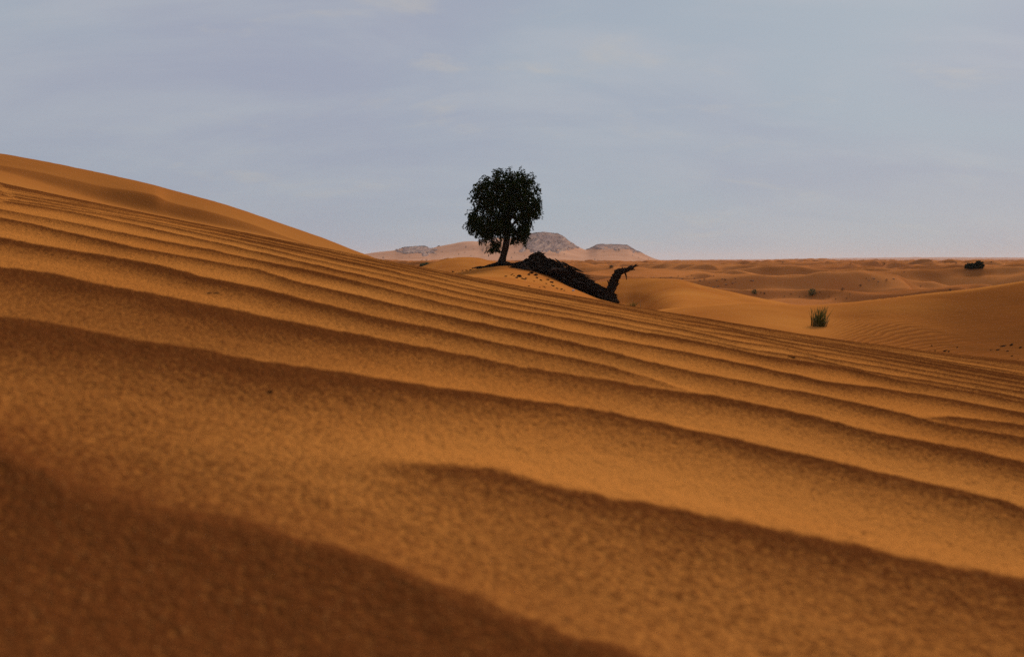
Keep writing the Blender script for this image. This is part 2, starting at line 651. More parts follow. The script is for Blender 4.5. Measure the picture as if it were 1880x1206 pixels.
# ------------------------------------------------------------------ lofted dunes
def loft(name, px0, px1, ncol, stations, mat, nsub=12, blur=2, extra=None, floor=None):
    """stations: (distance, [(px, py), ...]); the height along each line of plan is a monotone cubic through them"""
    pxs = np.linspace(px0, px1, ncol)
    us = (pxs - 940) / F / math.cos(TH) * .997
    Ys, Es = [], []
    for Yd, line in stations:
        py = pchip(pxs, [p[0] for p in line], [p[1] for p in line]) if len(line) > 1 else np.full(ncol, float(line[0][1]))
        Yv = pchip(pxs, [p[0] for p in Yd], [p[1] for p in Yd]) if isinstance(Yd, list) else np.full(ncol, float(Yd))
        _, e = ray(pxs, py)
        Ys.append(Yv)
        Es.append(e * Yv)
    Ys, Zs = np.array(Ys), np.array(Es)
    ns = len(stations)
    if isinstance(nsub, int):
        nsub = [nsub] * (ns - 1)
    T = np.concatenate([np.linspace(i, i + 1, nsub[i], endpoint=False) for i in range(ns - 1)] + [[ns - 1]])
    GY = np.zeros((len(T), ncol))
    GZ = np.zeros_like(GY)
    ar = np.arange(ns)
    for c in range(ncol):
        yv = np.interp(T, ar, Ys[:, c])
        GY[:, c] = yv
        GZ[:, c] = pchip(yv, Ys[:, c], Zs[:, c])
    for _ in range(blur):
        g = GZ.copy()
        g[:, 1:-1] = (GZ[:, :-2] + 2 * GZ[:, 1:-1] + GZ[:, 2:]) / 4
        GZ = g
    GX = us[None, :] * GY
    co = np.zeros_like(GZ)
    if extra:
        GZ, co = extra(GX, GY, GZ, T[:, None] + 0 * GZ, pxs[None, :] + 0 * GZ)
    o = grid_obj(name, GX, GY, GZ, mat, attrs={"coarse_shade": co})
    tag(o, kind="structure")
    return GX, GY, GZ


def shift(line, d):
    return [(p[0], p[1] + d) for p in line]


# tall dune on the left with a small slip face
l_crest = [(-900, 190), (-300, 236), (0, 280), (105, 300), (211, 323), (316, 349), (421, 379), (527, 414), (597, 438), (650, 459), (690, 474), (730, 490), (800, 526), (900, 610), (1000, 720)]
l_brink = [(-900, 208), (-300, 258), (0, 301), (105, 321), (193, 341), (291, 358), (316, 370), (386, 387), (456, 408), (527, 434), (597, 457), (650, 473), (690, 484), (730, 499), (800, 534), (900, 620), (1000, 730)]
l_foot = [(-900, 216), (-300, 266), (0, 312), (105, 342), (211, 374), (316, 398), (421, 418), (527, 440), (597, 459), (650, 475), (690, 486), (730, 501), (800, 538), (900, 626), (1000, 740)]
SILX = [(-900, 150), (-300, 262)] + SIL[:4] + [(728, 486), (800, 536), (900, 624), (1000, 740)]


def left_extra(X, Y, Z, T, PX):
    Z = Z + .02 * (fbm(X * .35, Y * .5, 3, 3) - .5) + .012 * (fbm(X * 2, Y * 3, 4, 3) - .5)
    rp = np.sin((Y * .9 + X * .55 + .5 * fbm(X * .5, Y * .5, 8, 2)) * 2 * math.pi / .28)
    Z = Z + .004 * rp * smooth(3.1, 3.5, T) * (1 - smooth(4.6, 5, T))
    co = smooth(1.95, 2.5, T) * (1 - smooth(2.96, 3.04, T)) * (.50 + .4 * fbm(X * 1.5, Y * .8, 6, 3))  # slip face darkened by sand tone and by shade put into the colour
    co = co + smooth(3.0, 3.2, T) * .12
    return Z, co


loft("tall_dune", -900, 1000, 690, [
    (7.2, shift(SILX, 26)), (10.0, shift(SILX, 3)), (13.4, l_foot), (14.1, l_brink),
    (17.2, l_crest), (22.0, shift(l_crest, 22)), (34.0, shift(l_crest, 120)), (44.0, [(0, 640)])],
    M_SLIP, [10, 24, 26, 40, 14, 10, 8], 2, left_extra)

# sand mound that carries the tree and the fallen trunk
m_ridge = [(560, 560), (700, 522), (760, 512), (800, 505), (840, 500), (870, 495), (925, 488), (960, 490), (1000, 501), (1050, 526), (1100, 548), (1150, 562), (1220, 588), (1300, 620)]


def mound_extra(X, Y, Z, T, PX):
    Z = Z + .10 * (fbm(X * .4, Y * .4, 13, 3) - .5) * smooth(.5, 1.5, T) * (1 - smooth(3.6, 4, T)) + .02 * (fbm(X * 2, Y * 2, 14, 3) - .5)
    return Z, .15 * fbm(X * .6, Y * .6, 15, 3)


MOUND = loft("tree_mound", 560, 1300, 300, [
    (14.0, shift(SIL, 40)), (24.0, shift(SIL, 10)), (33.0, [(560, 563), (700, 525), (840, 507), (925, 507), (1000, 523), (1050, 537), (1100, 553), (1150, 566), (1220, 592), (1300, 624)]),
    (40.0, m_ridge), (47.0, shift(m_ridge, 6)), (60.0, [(560, 570), (900, 560), (1300, 570)])], M_DUNE, [12, 24, 30, 24, 12], 2, mound_extra)


def mound_z(x, y):
    """height of the mound at a plan position (nearest grid vertex)"""
    X, Y, Z = MOUND
    i = np.argmin((X - x) ** 2 + (Y - y) ** 2)
    return float(Z.ravel()[i])


# rounded dune behind the tree
b_ridge = [(640, 530), (720, 506), (770, 492), (800, 481), (830, 474), (850, 472), (875, 473), (900, 479), (940, 489), (1000, 500), (1100, 520)]


def soft_extra(seed, amp):
    def fn(X, Y, Z, T, PX):
        Z = Z + amp * (fbm(X * .25, Y * .35, seed, 4) - .5) + amp * .15 * (fbm(X * 1.5, Y * 2, seed + 1, 3) - .5)
        return Z, .35 * fbm(X * .2, Y * .3, seed + 2, 3)
    return fn


loft("rounded_dune", 640, 1100, 160, [
    (48.0, [(640, 560), (850, 535), (1100, 560)]), (55.0, [(640, 538), (850, 497), (1100, 530)]), (65.0, b_ridge), (74.0, shift(b_ridge, 4)), (95.0, [(0, 530)])],
    M_DUNE, [12, 20, 12, 8], 3, soft_extra(60, .12))

# dune behind the fallen trunk, on its right
d_ridge = [(960, 560), (1040, 534), (1090, 520), (1140, 513), (1180, 511), (1236, 513), (1292, 526), (1366, 543), (1441, 558), (1500, 574), (1600, 598), (1700, 625)]


def middle_extra(X, Y, Z, T, PX):
    Z = Z + .07 * (fbm(X * .4, Y * .4, 33, 3) - .5) + .01 * (fbm(X * 3, Y * 3, 34, 3) - .5)
    # a shallow scoop runs down from the crest to the right
    cx = 1270 + (T - 2.95) * -140
    Z = Z - .10 * np.exp(-((PX - (1300 + (3 - T) * 90)) / 38) ** 2) * smooth(1.7, 2.4, T) * (1 - smooth(2.85, 3, T))
    return Z, .30 * (1 - smooth(1150, 1260, PX)) + .1  # left flank turned from the sun, its shade painted into the colour


loft("middle_dune", 960, 1700, 260, [
    ([(960, 38), (1150, 37), (1260, 20), (1700, 16)], shift(SIL, 16)), ([(960, 42), (1150, 41.5), (1260, 27), (1700, 22)], [(960, 585), (1100, 564), (1180, 557), (1300, 569), (1441, 583), (1700, 640)]), ([(960, 45), (1150, 44), (1260, 36), (1700, 28)], [(960, 572), (1100, 540), (1180, 534), (1300, 548), (1441, 568), (1700, 630)]),
    ([(960, 49), (1150, 49), (1300, 43), (1700, 34)], d_ridge), (57.0, shift(d_ridge, 10)), (66.0, [(0, 590)])], M_DUNE, [10, 20, 24, 12, 10], 3, middle_extra)

# long rippled dune on the right
r_crest = [(1080, 600), (1160, 580), (1225, 568), (1298, 561), (1374, 557), (1430, 559), (1478, 562), (1552, 557), (1627, 549), (1701, 540), (1776, 532), (1831, 524), (1880, 516), (2100, 482), (2600, 440)]


def right_extra(X, Y, Z, T, PX):
    Z = Z + .05 * (fbm(X * .45, Y * .45, 43, 3) - .5) * (1 - smooth(2.7, 3, T))
    xr = X - 7.0
    ph = Y * .95 - 1.25 * xr + .16 * xr * xr + 1.1 * fbm(X * .3, Y * .3, 45, 2) + .25 * fbm(X * 1.3, Y * 1.3, 46, 2)
    s = (ph / .24) % 1.0
    prof = np.where(s < .65, s / .65, (1 - s) / .35)
    msk = smooth(1490, 1600, PX + 30 * (fbm(X, Y, 47, 2) - .5)) * (1 - .35 * smooth(2.4, 2.95, T)) * (.7 + .3 * smooth(.4, .55, fbm(X * .35 + 3, Y * .35, 48, 3)))
    Z = Z + .032 * (prof - .5) * msk + .01 * (fbm(X * 4, Y * 4, 49, 3) - .5)
    co = .85 * smooth(1600, 1880, PX) * (1 - smooth(2.75, 3.0, T)) + .8 * (1 - prof) * msk + .22 * (1 - smooth(2.85, 3.0, T))  # shade of the camera-facing slope and its ripples painted into the colour
    lobe = np.exp(-((PX - 1650) / 70) ** 2) * np.exp(-((T - 1.95) / .35) ** 2)
    return Z + .10 * lobe, np.clip(co, 0, 1)


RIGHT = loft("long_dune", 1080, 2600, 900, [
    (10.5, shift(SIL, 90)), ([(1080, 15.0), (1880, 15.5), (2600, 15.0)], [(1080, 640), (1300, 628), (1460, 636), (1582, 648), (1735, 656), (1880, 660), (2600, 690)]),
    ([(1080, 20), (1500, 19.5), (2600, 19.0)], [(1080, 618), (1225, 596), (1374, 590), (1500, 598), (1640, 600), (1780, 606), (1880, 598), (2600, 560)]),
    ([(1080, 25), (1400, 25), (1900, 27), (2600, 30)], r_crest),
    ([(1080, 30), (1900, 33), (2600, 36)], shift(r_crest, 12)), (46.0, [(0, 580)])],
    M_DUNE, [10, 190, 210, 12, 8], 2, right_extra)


def grid_hit(G, px, py):
    """plan point of a grid seen at a pixel: the nearest vertex that projects there"""
    X, Y, Z = G
    u, e = ray(px, py)
    d = (X / Y - u) ** 2 + (Z / Y - e) ** 2
    i = np.argmin(d)
    return Vector((float(X.ravel()[i]), float(Y.ravel()[i]), float(Z.ravel()[i])))


# ------------------------------------------------------------------ desert plain out to the horizon
def plain_z(x, y):
    r = np.hypot(x, y)
    z = -3.7 + 0 * r
    w1 = fbm(x / 70, y / 50, 101, 3)
    w2 = fbm(x / 16, y / 14, 102, 3)
    a1 = smooth(.36, .55, fbm(x / 95 + 5, y / 60, 103, 3))
    a2 = smooth(.33, .55, fbm(x / 38 + 9, y / 26, 104, 3))

    def saw(ph, st=.24):
        s = ph % 1.0
        return np.where(s < st, smooth(0, st, s), 1 - smooth(st, 1.0, s) ** .9)

    z = z + 2.1 * a1 * saw(y / 46 + 2.6 * w1 + x / 260) * smooth(55, 110, r)
    z = z + 1.0 * a2 * saw(y / 17 + 2.0 * w2 - x / 120 + 2 * w1) * smooth(40, 70, r)
    a3 = smooth(.34, .52, fbm(x / 18 + 2, y / 14, 110, 3))
    z = z + .8 * a3 * saw(y / 7.5 + 1.6 * fbm(x / 8, y / 7, 111, 2) + 1.5 * w2) * smooth(44, 60, r)
    z = z + .22 * (fbm(x / 6, y / 5, 105, 3) - .5) + .7 * (fbm(x / 240, y / 240, 106, 2) - .5)
    far = smooth(250, 900, r)
    z = z + far * 2.2 * smooth(.5, .75, fbm(x / 500, y / 160, 107, 3)) * saw(y / 210 + 1.8 * fbm(x / 600, y / 300, 108, 2), .3)
    z = z + smooth(2500, 5000, r) * (2.6 + 9 * smooth(.45, .75, fbm(x / 1600 + 4, y / 1500, 109, 3)))
    z = z + 13 * smooth(1250, 3200, x) * smooth(1500, 4500, y)
    return np.where(r < 30, -3.9, z)


fa = np.concatenate([np.linspace(-180, -44, 46)[:-1], np.linspace(-44, 44, 900), np.linspace(44, 180, 46)[1:]]) * math.pi / 180
fr = np.concatenate([[1.0], np.geomspace(12, 45, 20)[:-1], np.geomspace(45, 900, 560)[:-1], np.geomspace(900, 9000, 90)])
GX, GY = fr[:, None] * np.sin(fa)[None, :], fr[:, None] * np.cos(fa)[None, :]
GZ = plain_z(GX, GY)
fl = smooth(.45, .62, fbm(GX / 30, GY / 18, 120, 4))
tag(grid_obj("desert_plain", GX, GY, GZ, M_PLAIN, attrs={"coarse_shade": .30 * fl + .45 * smooth(.55, .68, fbm(GX / 9, GY / 5, 121, 4))}), kind="structure")


def plain_hit(px, py, y0=46, y1=1400):
    u, e = ray(px, py)
    ys = np.geomspace(y0, y1, 4000)
    over = plain_z(u * ys, ys) >= e * ys
    i = int(np.argmax(over)) if over.any() else int(np.argmin(np.abs(plain_z(u * ys, ys) - e * ys)))
    return Vector((float(u) * ys[i], ys[i], float(plain_z(u * ys[i], ys[i]))))


# ------------------------------------------------------------------ sand-draped hills and their rock
h_ridge = [(560, 490), (640, 473), (680, 465), (705, 462), (725, 460), (742, 456), (760, 454.5), (778, 454), (790, 457), (802, 453.5), (830, 448), (855, 443.5), (868, 443), (880, 444), (892, 440),
           (905, 438), (940, 437), (965, 433), (980, 430), (1000, 429), (1020, 430.5), (1033, 436), (1048, 446), (1062, 454), (1077, 459), (1088, 455), (1098, 450.5), (1115, 450.5),
           (1150, 452), (1162, 458.5), (1178, 465), (1196, 473), (1215, 478.5), (1260, 483), (1320, 488)]


def frac_line(f, base=482.0):
    return [(p[0], base + (p[1] - base) * f if p[1] < base else p[1] + (1 - f) * 2) for p in h_ridge]


def hill_extra(X, Y, Z, T, PX):
    on = smooth(.2, 1, T) * (1 - smooth(3.9, 4.2, T))
    Z = Z + on * 3.2 * (fbm(X / 45, Y / 60, 201, 4) - .5) * (1 - smooth(2.6, 3, T) * .9)
    co = .25 * smooth(.5, .7, fbm(X / 60, Y / 60, 203, 3))
    return Z, co


HILL = loft("sandy_hill", 560, 1320, 420, [
    (820.0, [(0, 484)]), (950.0, frac_line(.26)), (1070.0, frac_line(.58)), (1200.0, h_ridge), (1290.0, frac_line(.8)), (1600.0, [(0, 484)])],
    M_HILL, [14, 18, 22, 8, 6], 1, hill_extra)


def outcrop(name, poly, seed, bulge, tilt, patchy=3.0, bw=5.5):
    """a rock face lying on the front of the hill inside a pixel polygon; it sinks into the sand towards its rim"""
    xs = [p[0] for p in poly]
    ys = [p[1] for p in poly]
    nx, ny = int((max(xs) - min(xs)) * 2.2), int((max(ys) - min(ys)) * 4.5)
    A = np.array(poly, float)
    PXg, PYg = np.meshgrid(np.linspace(min(xs) - 4, max(xs) + 4, nx), np.linspace(max(ys) + 3, min(ys) - 4, ny))

    # signed distance to the outline
    d = np.full(PXg.shape, 1e9)
    ins = np.zeros(PXg.shape, bool)
    for i in range(len(A)):
        a, b = A[i], A[(i + 1) % len(A)]
        ab = b - a
        t = np.clip(((PXg - a[0]) * ab[0] + (PYg - a[1]) * ab[1]) / (ab @ ab), 0, 1)
        d = np.minimum(d, np.hypot(PXg - a[0] - t * ab[0], PYg - a[1] - t * ab[1]))
        c = ((a[1] > PYg) != (b[1] > PYg)) & (PXg < (b[0] - a[0]) * (PYg - a[1]) / (b[1] - a[1] + 1e-9) + a[0])
        ins ^= c
    sd = np.where(ins, d, -d) + patchy * (fbm(PXg / 11, PYg / 4.5, seed + 13, 4) - .5) * 2
    # depth of the hill front along that line of sight, from the hill's own grid
    u, e = ray(PXg, PYg)
    HX, HY, HZ = HILL
    front = HY[:, 0] <= 1200.5
    Yd = np.zeros_like(u)
    for c in range(nx):
        k = int(np.argmin(np.abs(HX[0] / HY[0] - u[:, c].mean())))
        ee = np.maximum.accumulate(HZ[front, k] / HY[front, k] + np.arange(front.sum()) * 1e-7)
        Yd[:, c] = np.interp(e[:, c], ee, HY[front, k])
    lay = PYg + PXg * tilt
    n = fbm(PXg / 9, PYg / 6, seed, 4) - .5
    band = np.abs((lay / bw + 1.2 * (fbm(PXg / 26, PYg / 12, seed + 5, 3) - .5)) % 1.0 - .5) * 2
    gul = np.abs(fbm(PXg / 7 + PYg / 10, PYg / 22, seed + 9, 4) - .5) * 2
    out = np.clip(sd / 4, -1.5, 1) * bulge + n * bulge * 1.5 + (band - .5) * bulge * .55 - (1 - gul) ** 4 * bulge * .8
    Yd = Yd - out                            # towards the viewer
    rise = np.clip(sd / 4, -1, 1) * .8 + n * 1.6
    Z = e * (Yd + out) + rise
    layer = smooth(.6, .85, band) * .9 * smooth(.40, .52, fbm(PXg / 20, PYg / 9, seed + 7, 2))
    keep = (sd > -2.0) & (PYg > pchip(PXg.ravel(), [p[0] for p in h_ridge], [p[1] for p in h_ridge]).reshape(PXg.shape) - 1.6)
    FQ = grid_faces(*Yd.shape)
    FQ = FQ[keep.ravel()[FQ].all(1)]
    used, inv = np.unique(FQ, return_inverse=True)
    vv = np.stack([u * Yd, Yd, Z], -1).reshape(-1, 3)[used]
    o = mesh_obj(name, vv, inv.reshape(-1, 4), M_ROCK, None, False, {"layer": layer.ravel()[used]})
    tag(o, kind="structure")


outcrop("rocky_hill", [(943, 466), (958, 452), (966, 430), (980, 423), (1000, 422), (1023, 423), (1040, 431), (1055, 444), (1061, 455), (1038, 460), (1018, 463), (990, 466), (968, 462)], 301, 9, .55, 3.0, 9.5)
outcrop("rocky_ridge", [(1079, 457), (1088, 448), (1097, 443), (1116, 444), (1152, 445), (1164, 452), (1180, 463), (1160, 461), (1142, 461), (1128, 460), (1112, 456), (1098, 460)], 311, 6, .1, 5.0)
outcrop("rocky_slope", [(730, 462), (744, 452), (760, 449), (778, 449), (792, 452), (806, 451), (796, 462), (784, 468), (768, 469), (750, 468)], 321, 4, .3, 13.0)
outcrop("rocky_knoll", [(874, 445), (890, 434), (905, 432), (925, 432), (912, 443), (896, 446)], 331, 4, .1, 6.0)


# ------------------------------------------------------------------ the living tree
TY = 40.0
S = TY / F                                      # metres per source pixel at the tree
tree_base = P(921, 487, TY)
ghaf = empty("ghaf_tree", tree_base)
tag(ghaf, "living tree with a rounded dark drooping crown on the sand mound", "tree")


def tp(px, py, dy=0.0):
    return P(px, py, TY) + Vector((0, dy, 0)) - tree_base


g = Geo()
g.tube([tp(916, 494), tp(920, 484), tp(924, 470), tp(928, 455), tp(931, 438), tp(933, 418), tp(933, 398), tp(930, 378)],
       [.30, .215, .165, .165, .165, .16, .13, .09], 12, .10)
g.build("trunk", M_BARK, ghaf, smooth_shade=True)
BL = [  # crown lobes: px, py, depth offset (m), rx, ry (px)
    (926, 352, 0.0, 50, 38), (898, 362, .2, 33, 30), (962, 355, -.2, 28, 32), (930, 336, .4, 34, 25), (908, 330, -.4, 22, 18), (952, 333, -.5, 23, 18),
    (885, 398, 0.1, 24, 26), (905, 400, -.7, 30, 26), (966, 384, .2, 24, 24), (978, 368, -.3, 14, 28), (932, 392, .7, 34, 24), (875, 410, .3, 14, 20), (872, 372, -.2, 12, 18),
    (951, 424, .1, 19, 23), (960, 430, -.3, 10, 16), (904, 424, .3, 22, 18), (922, 415, -.5, 18, 22), (945, 372, -.8, 30, 30), (890, 345, .5, 20, 20)]
LOW = [(911, 450, .2, 11, 10), (903, 459, .1, 9, 4.5)]
for i, (px, py, dy, rx, ry) in enumerate(BL[:15]):
    bg = Geo()
    st = tp(932, min(430, py + 42), 0)
    en = tp(px, py, dy)
    mid = (st + en) / 2 + Vector((random.uniform(-.1, .1), random.uniform(-.1, .1), .12))
    pts = [st, st.lerp(mid, .55) + Vector((0, 0, .03)), mid, mid.lerp(en, .6), en]
    bg.tube(pts, [.075, .06, .048, .035, .02], 6, .12)
    for j in range(4):
        a = mid.lerp(en, random.random())
        q = a + Vector((random.uniform(-1, 1) * rx * S, random.uniform(-.6, .6), random.uniform(-.2, 1) * ry * S)) * .8
        bg.tube([a, a.lerp(q, .5) + Vector((0, 0, .06)), q], [.025, .016, .007], 4, .1)
    bg.build("branch", M_BARK, ghaf, smooth_shade=True)
bg = Geo()
bg.tube([tp(926, 466), tp(919, 463, .05), tp(912, 462, .1), tp(906, 458, .1)], [.06, .045, .035, .015], 6, .1)
bg.tube([tp(919, 463, .05), tp(914, 456, .1), tp(910, 448, .2)], [.04, .03, .012], 5, .1)
bg.build("branch", M_BARK, ghaf, smooth_shade=True)
BL = [(a, 358 + (b - 358) * .95 + 3, c, d * .885, e * .92) for a, b, c, d, e in BL]
BL += [(892, 338, .1, 15, 14), (963, 337, 0, 15, 15), (960, 428, -.1, 13, 19), (952, 438, .2, 10, 12), (975, 398, .1, 12, 16), (868, 408, 0, 10, 16), (880, 425, .2, 10, 14)]
NOTCH = [(992, 410, 17, 10), (862, 379, 9, 7), (939, 404, 6, 5), (986, 445, 18, 26), (928, 447, 9, 9), (866, 446, 12, 16), (1000, 345, 10, 12), (947, 414, 4, 6), (866, 330, 12, 10), (920, 309, 9, 5)]
cr = Geo()


def spray(c, d, length, droop, n, ls):
    """a twig that leaves along d, then hangs, set with small leaves"""
    p = Vector(c)
    v = Vector(d).normalized()
    step = length / n
    prev = p.copy()
    for k in range(n):
        wx, wy, wz = tree_base + p
        qx, qy = 940 + F * wx / wy, 478 - F * wz / wy
        if any(((qx - a) / c) ** 2 + ((qy - b) / d2) ** 2 < 1 for a, b, c, d2 in NOTCH) and random.random() < .9:
            return
        v = (v + Vector((random.uniform(-.12, .12), random.uniform(-.12, .12), -droop)) * (1.0 + .3 * k / n)).normalized()
        p = p + v * step
        for q in range(3):
            ld = (v * .7 + Vector((random.uniform(-1, 1), random.uniform(-1, 1), random.uniform(-1.1, .5)))).normalized()
            cr.leaf(p + Vector((random.uniform(-1, 1), random.uniform(-1, 1), random.uniform(-1, 1))) * .02, ld, ls * random.uniform(.6, 1.3), ls * random.uniform(.2, .36))


for (px, py, dy, rx, ry) in BL:
    c = tp(px, py, dy)
    cnt = int(rx * ry * .24)
    for _ in range(cnt):
        a, b = random.random() * 2 * math.pi, math.acos(random.uniform(-1, 1))
        n = Vector((math.sin(b) * math.cos(a), math.sin(b) * math.sin(a), math.cos(b)))
        r = random.random() ** .45
        pos = c + Vector((n.x * rx * S * r, n.y * rx * S * r * .95, n.z * ry * S * r))
        if fbm(np.array(pos.x * 2.3 + 40), np.array(pos.z * 2.3 + pos.y), 71, 2) < .36 and r > .5:
            continue
        top = max(0.0, n.z) * (py < 375)
        d = n + Vector((0, 0, .55 + .5 * top))
        spray(pos, d, random.uniform(.22, .44), random.uniform(.24, .42) * (1 - .55 * top), 8, .085)
# long hanging strands along the skirt
for _ in range(520):
    px = random.choice([random.uniform(862, 905), random.uniform(866, 945), random.uniform(938, 970), random.uniform(955, 992)])
    lim = np.interp(px, [860, 872, 890, 905, 915, 930, 940, 955, 968, 975, 990], [405, 425, 440, 440, 436, 424, 430, 444, 436, 400, 395])
    pos = tp(px, lim - random.uniform(14, 34), random.uniform(-.9, .9))
    spray(pos, (random.uniform(-.4, .4), random.uniform(-.4, .4), -.4), random.uniform(.25, .62), .5, 9, .07)
for (px, py, dy, rx, ry) in LOW:
    c = tp(px, py, dy)
    for _ in range(int(rx * ry * 1.2)):
        pos = c + Vector((random.gauss(0, .5) * rx * S, random.gauss(0, .2), random.gauss(0, .5) * ry * S))
        spray(pos, (random.uniform(-1, 1), random.uniform(-1, 1), .2), random.uniform(.12, .26), .3, 5, .06)
cr.build("crown", M_LEAF, ghaf)
# bared roots that run out over the sand
ROOTS = [
    [(918, 484), (903, 487), (890, 490), (878, 490.5), (868, 493)], [(916, 488), (900, 492), (888, 494), (876, 493)], [(913, 491), (897, 495), (884, 497)],
    [(924, 487), (938, 488), (952, 489), (968, 487), (980, 484)], [(922, 490), (936, 493), (950, 494), (966, 493), (982, 494)], [(920, 486), (908, 486), (897, 488.5), (884, 491.5), (874, 496)],
    [(925, 484), (940, 485), (955, 482), (970, 478)]]
for i, r in enumerate(ROOTS):
    g = Geo()
    n = len(r)
    pts = [tp(p[0], p[1] + random.uniform(-.8, .8), -.25 - .12 * k + (i % 3) * .12) for k, p in enumerate(r)]
    fine = []
    for a, b in zip(pts[:-1], pts[1:]):
        for t in (0, .34, .67):
            fine.append(a.lerp(b, t) + Vector((0, random.uniform(-.05, .05), random.uniform(-.025, .025))))
    fine.append(pts[-1])
    rad = [np.interp(k / (len(fine) - 1), [0, .3, 1], [.13, .085, .03]) * random.uniform(.7, 1.25) for k in range(len(fine))]
    g.tube(fine, rad, 7, .2)
    for _ in range(4):
        a = random.choice(fine[2:])
        g.tube([a, a + Vector((random.uniform(-.3, .3), -.15, random.uniform(-.12, .06))), a + Vector((random.uniform(-.5, .5), -.3, random.uniform(-.2, .0)))], [.035, .025, .01], 5, .2)
    g.build("root", M_BARK if i % 2 else M_DEAD, ghaf, smooth_shade=True)

# ------------------------------------------------------------------ the fallen trunk
LY = 38.8
log_base = P(1060, 528, LY)
fallen = empty("fallen_trunk", log_base)
tag(fallen, "fallen dead trunk with rough black bark lying down the slope below the tree", "dead tree")


def lp(px, py, dy=0.0):
    return P(px, py, LY) + Vector((0, dy, 0)) - log_base


AX = [(984, 487, 8), (996, 490, 13), (1006, 494, 16), (1018, 502, 19.5), (1034, 511, 22.5), (1052, 520, 22.5), (1070, 528, 19.5), (1088, 536, 16), (1106, 543, 13), (1120, 547, 10.5), (1132, 551, 5)]


def axis(t):
    """centre and radius along the trunk, t in 0..1"""
    q = np.linspace(0, 1, len(AX))
    return (lp(np.interp(t, q, [a[0] for a in AX]), np.interp(t, q, [a[1] for a in AX]), .15),
            float(np.interp(t, q, [a[2] for a in AX])) * LY / F)


n_r, n_s = 110, 44
V = np.zeros((n_r, n_s, 3))
tt = np.linspace(0, 1, n_r)
for i, t in enumerate(tt):
    c, r = axis(t)
    c2, _ = axis(min(1, t + .01))
    c1, _ = axis(max(0, t - .01))
    d = (c2 - c1).normalized()
    a = Vector((0, 1, 0))
    b = a.cross(d).normalized()
    ang = np.linspace(0, 2 * math.pi, n_s, endpoint=False)
    ridg = np.abs(fbm(np.cos(ang) * 3 + 5, np.sin(ang) * 3 + t * 9, 401, 4) - .5) * 2
    lump = fbm(np.cos(ang) * 1.2 + t * 5, np.sin(ang) * 1.2 + 9, 402, 3) - .5
    fis = fbm(ang * 5 / math.pi * 2, np.full_like(ang, t * 16), 403, 3) - .5
    rr = r * (.93 + .55 * lump + .22 * (ridg - .3) + .16 * fis)
    for k in range(n_s):
        V[i, k] = c + a * (math.cos(ang[k]) * rr[k] * .9) + b * (math.sin(ang[k]) * rr[k])
idx = np.arange(n_r * n_s).reshape(n_r, n_s)
nxt = np.roll(idx, -1, 1)
FQ = np.stack([idx[:-1], nxt[:-1], nxt[1:], idx[1:]], -1).reshape(-1, 4)
mesh_obj("trunk", V.reshape(-1, 3), FQ, M_DEAD, fallen, False)
# bark plates that stand off the trunk
for i in range(170):
    t = random.uniform(.1, .96)
    c, r = axis(t)
    c2, _ = axis(min(1, t + .02))
    d = (c2 - c).normalized() if (c2 - c).length > 1e-5 else Vector((1, 0, -.4))
    b = Vector((0, 1, 0)).cross(d).normalized()
    if b.z < 0:
        b = -b
    an = random.choice([random.uniform(.15, 1.0), random.uniform(.05, .6), random.uniform(-.5, .6)]) * math.pi / 1.3
    n = Vector((0, -math.cos(an), 0)) + b * math.sin(an)
    L = random.uniform(.14, .42) * (r / .5) ** .4
    g = Geo()
    g.chip(Vector((0, 0, 0)), (L, random.uniform(.05, .11), random.uniform(.03, .06)), d + Vector((random.uniform(-.25, .25), random.uniform(-.3, .3), random.uniform(-.3, .3))))
    o = g.build("bark_plate", random.choice([M_DEAD] * 8 + [M_CHIP] * 3 + [M_GREY]), fallen)
    o.location = c + n * (r * random.uniform(.98, 1.2))
# broken limb, standing up at the lower end
LB = [(1110, 549, 9), (1118, 540, 8.5), (1122, 530, 8), (1126, 520, 7.5), (1130, 510, 7.5), (1134, 501, 6.5), (1141, 497.5, 5.5), (1149, 496, 5), (1156, 493, 3.6), (1162, 490, 3.0), (1164, 488.5, 1.5)]
g = Geo()
pts, rad = [], []
for j in range(len(LB) - 1):
    for t in (0, .25, .5, .75):
        a, b = LB[j], LB[j + 1]
        pts.append(lp(a[0] + (b[0] - a[0]) * t + random.uniform(-.7, .7), a[1] + (b[1] - a[1]) * t + random.uniform(-.7, .7), 0))
        rad.append((a[2] + (b[2] - a[2]) * t) * LY / F * random.uniform(.82, 1.12))
g.tube(pts, rad, 14, .30)
g.build("broken_limb", M_DEAD, fallen)
for i in range(38):
    j = random.randrange(2, len(pts))
    g = Geo()
    dd = (pts[min(j + 1, len(pts) - 1)] - pts[j - 1]).normalized()
    g.chip(Vector((0, 0, 0)), (random.uniform(.12, .30), random.uniform(.04, .08), random.uniform(.03, .05)), dd + Vector((random.uniform(-.4, .4), 0, random.uniform(-.4, .4))))
    an = random.uniform(0, 2 * math.pi)
    o = g.build("bark_plate", M_GREY if j > len(pts) - 9 and random.random() < .5 else M_DEAD, fallen)
    o.location = pts[j] + Vector((math.cos(an) * rad[j], -abs(math.sin(an)) * rad[j], .3 * math.sin(an) * rad[j]))
for q, w0 in (([(1130, 505), (1132, 499), (1135, 494)], .13), ([(1154, 494), (1160, 494.5), (1166, 495)], .07), ([(1124, 524), (1118, 520), (1115, 515)], .06), ([(1140, 499), (1143, 493), (1142, 490)], .06), ([(1126, 516), (1132, 518), (1137, 516)], .05)):
    g = Geo()
    g.tube([lp(*q[0]), lp(*q[1]), lp(*q[2])], [w0, w0 * .8, w0 * .3], 6, .25)
    g.build("broken_stub", M_DEAD, fallen)
g = Geo()
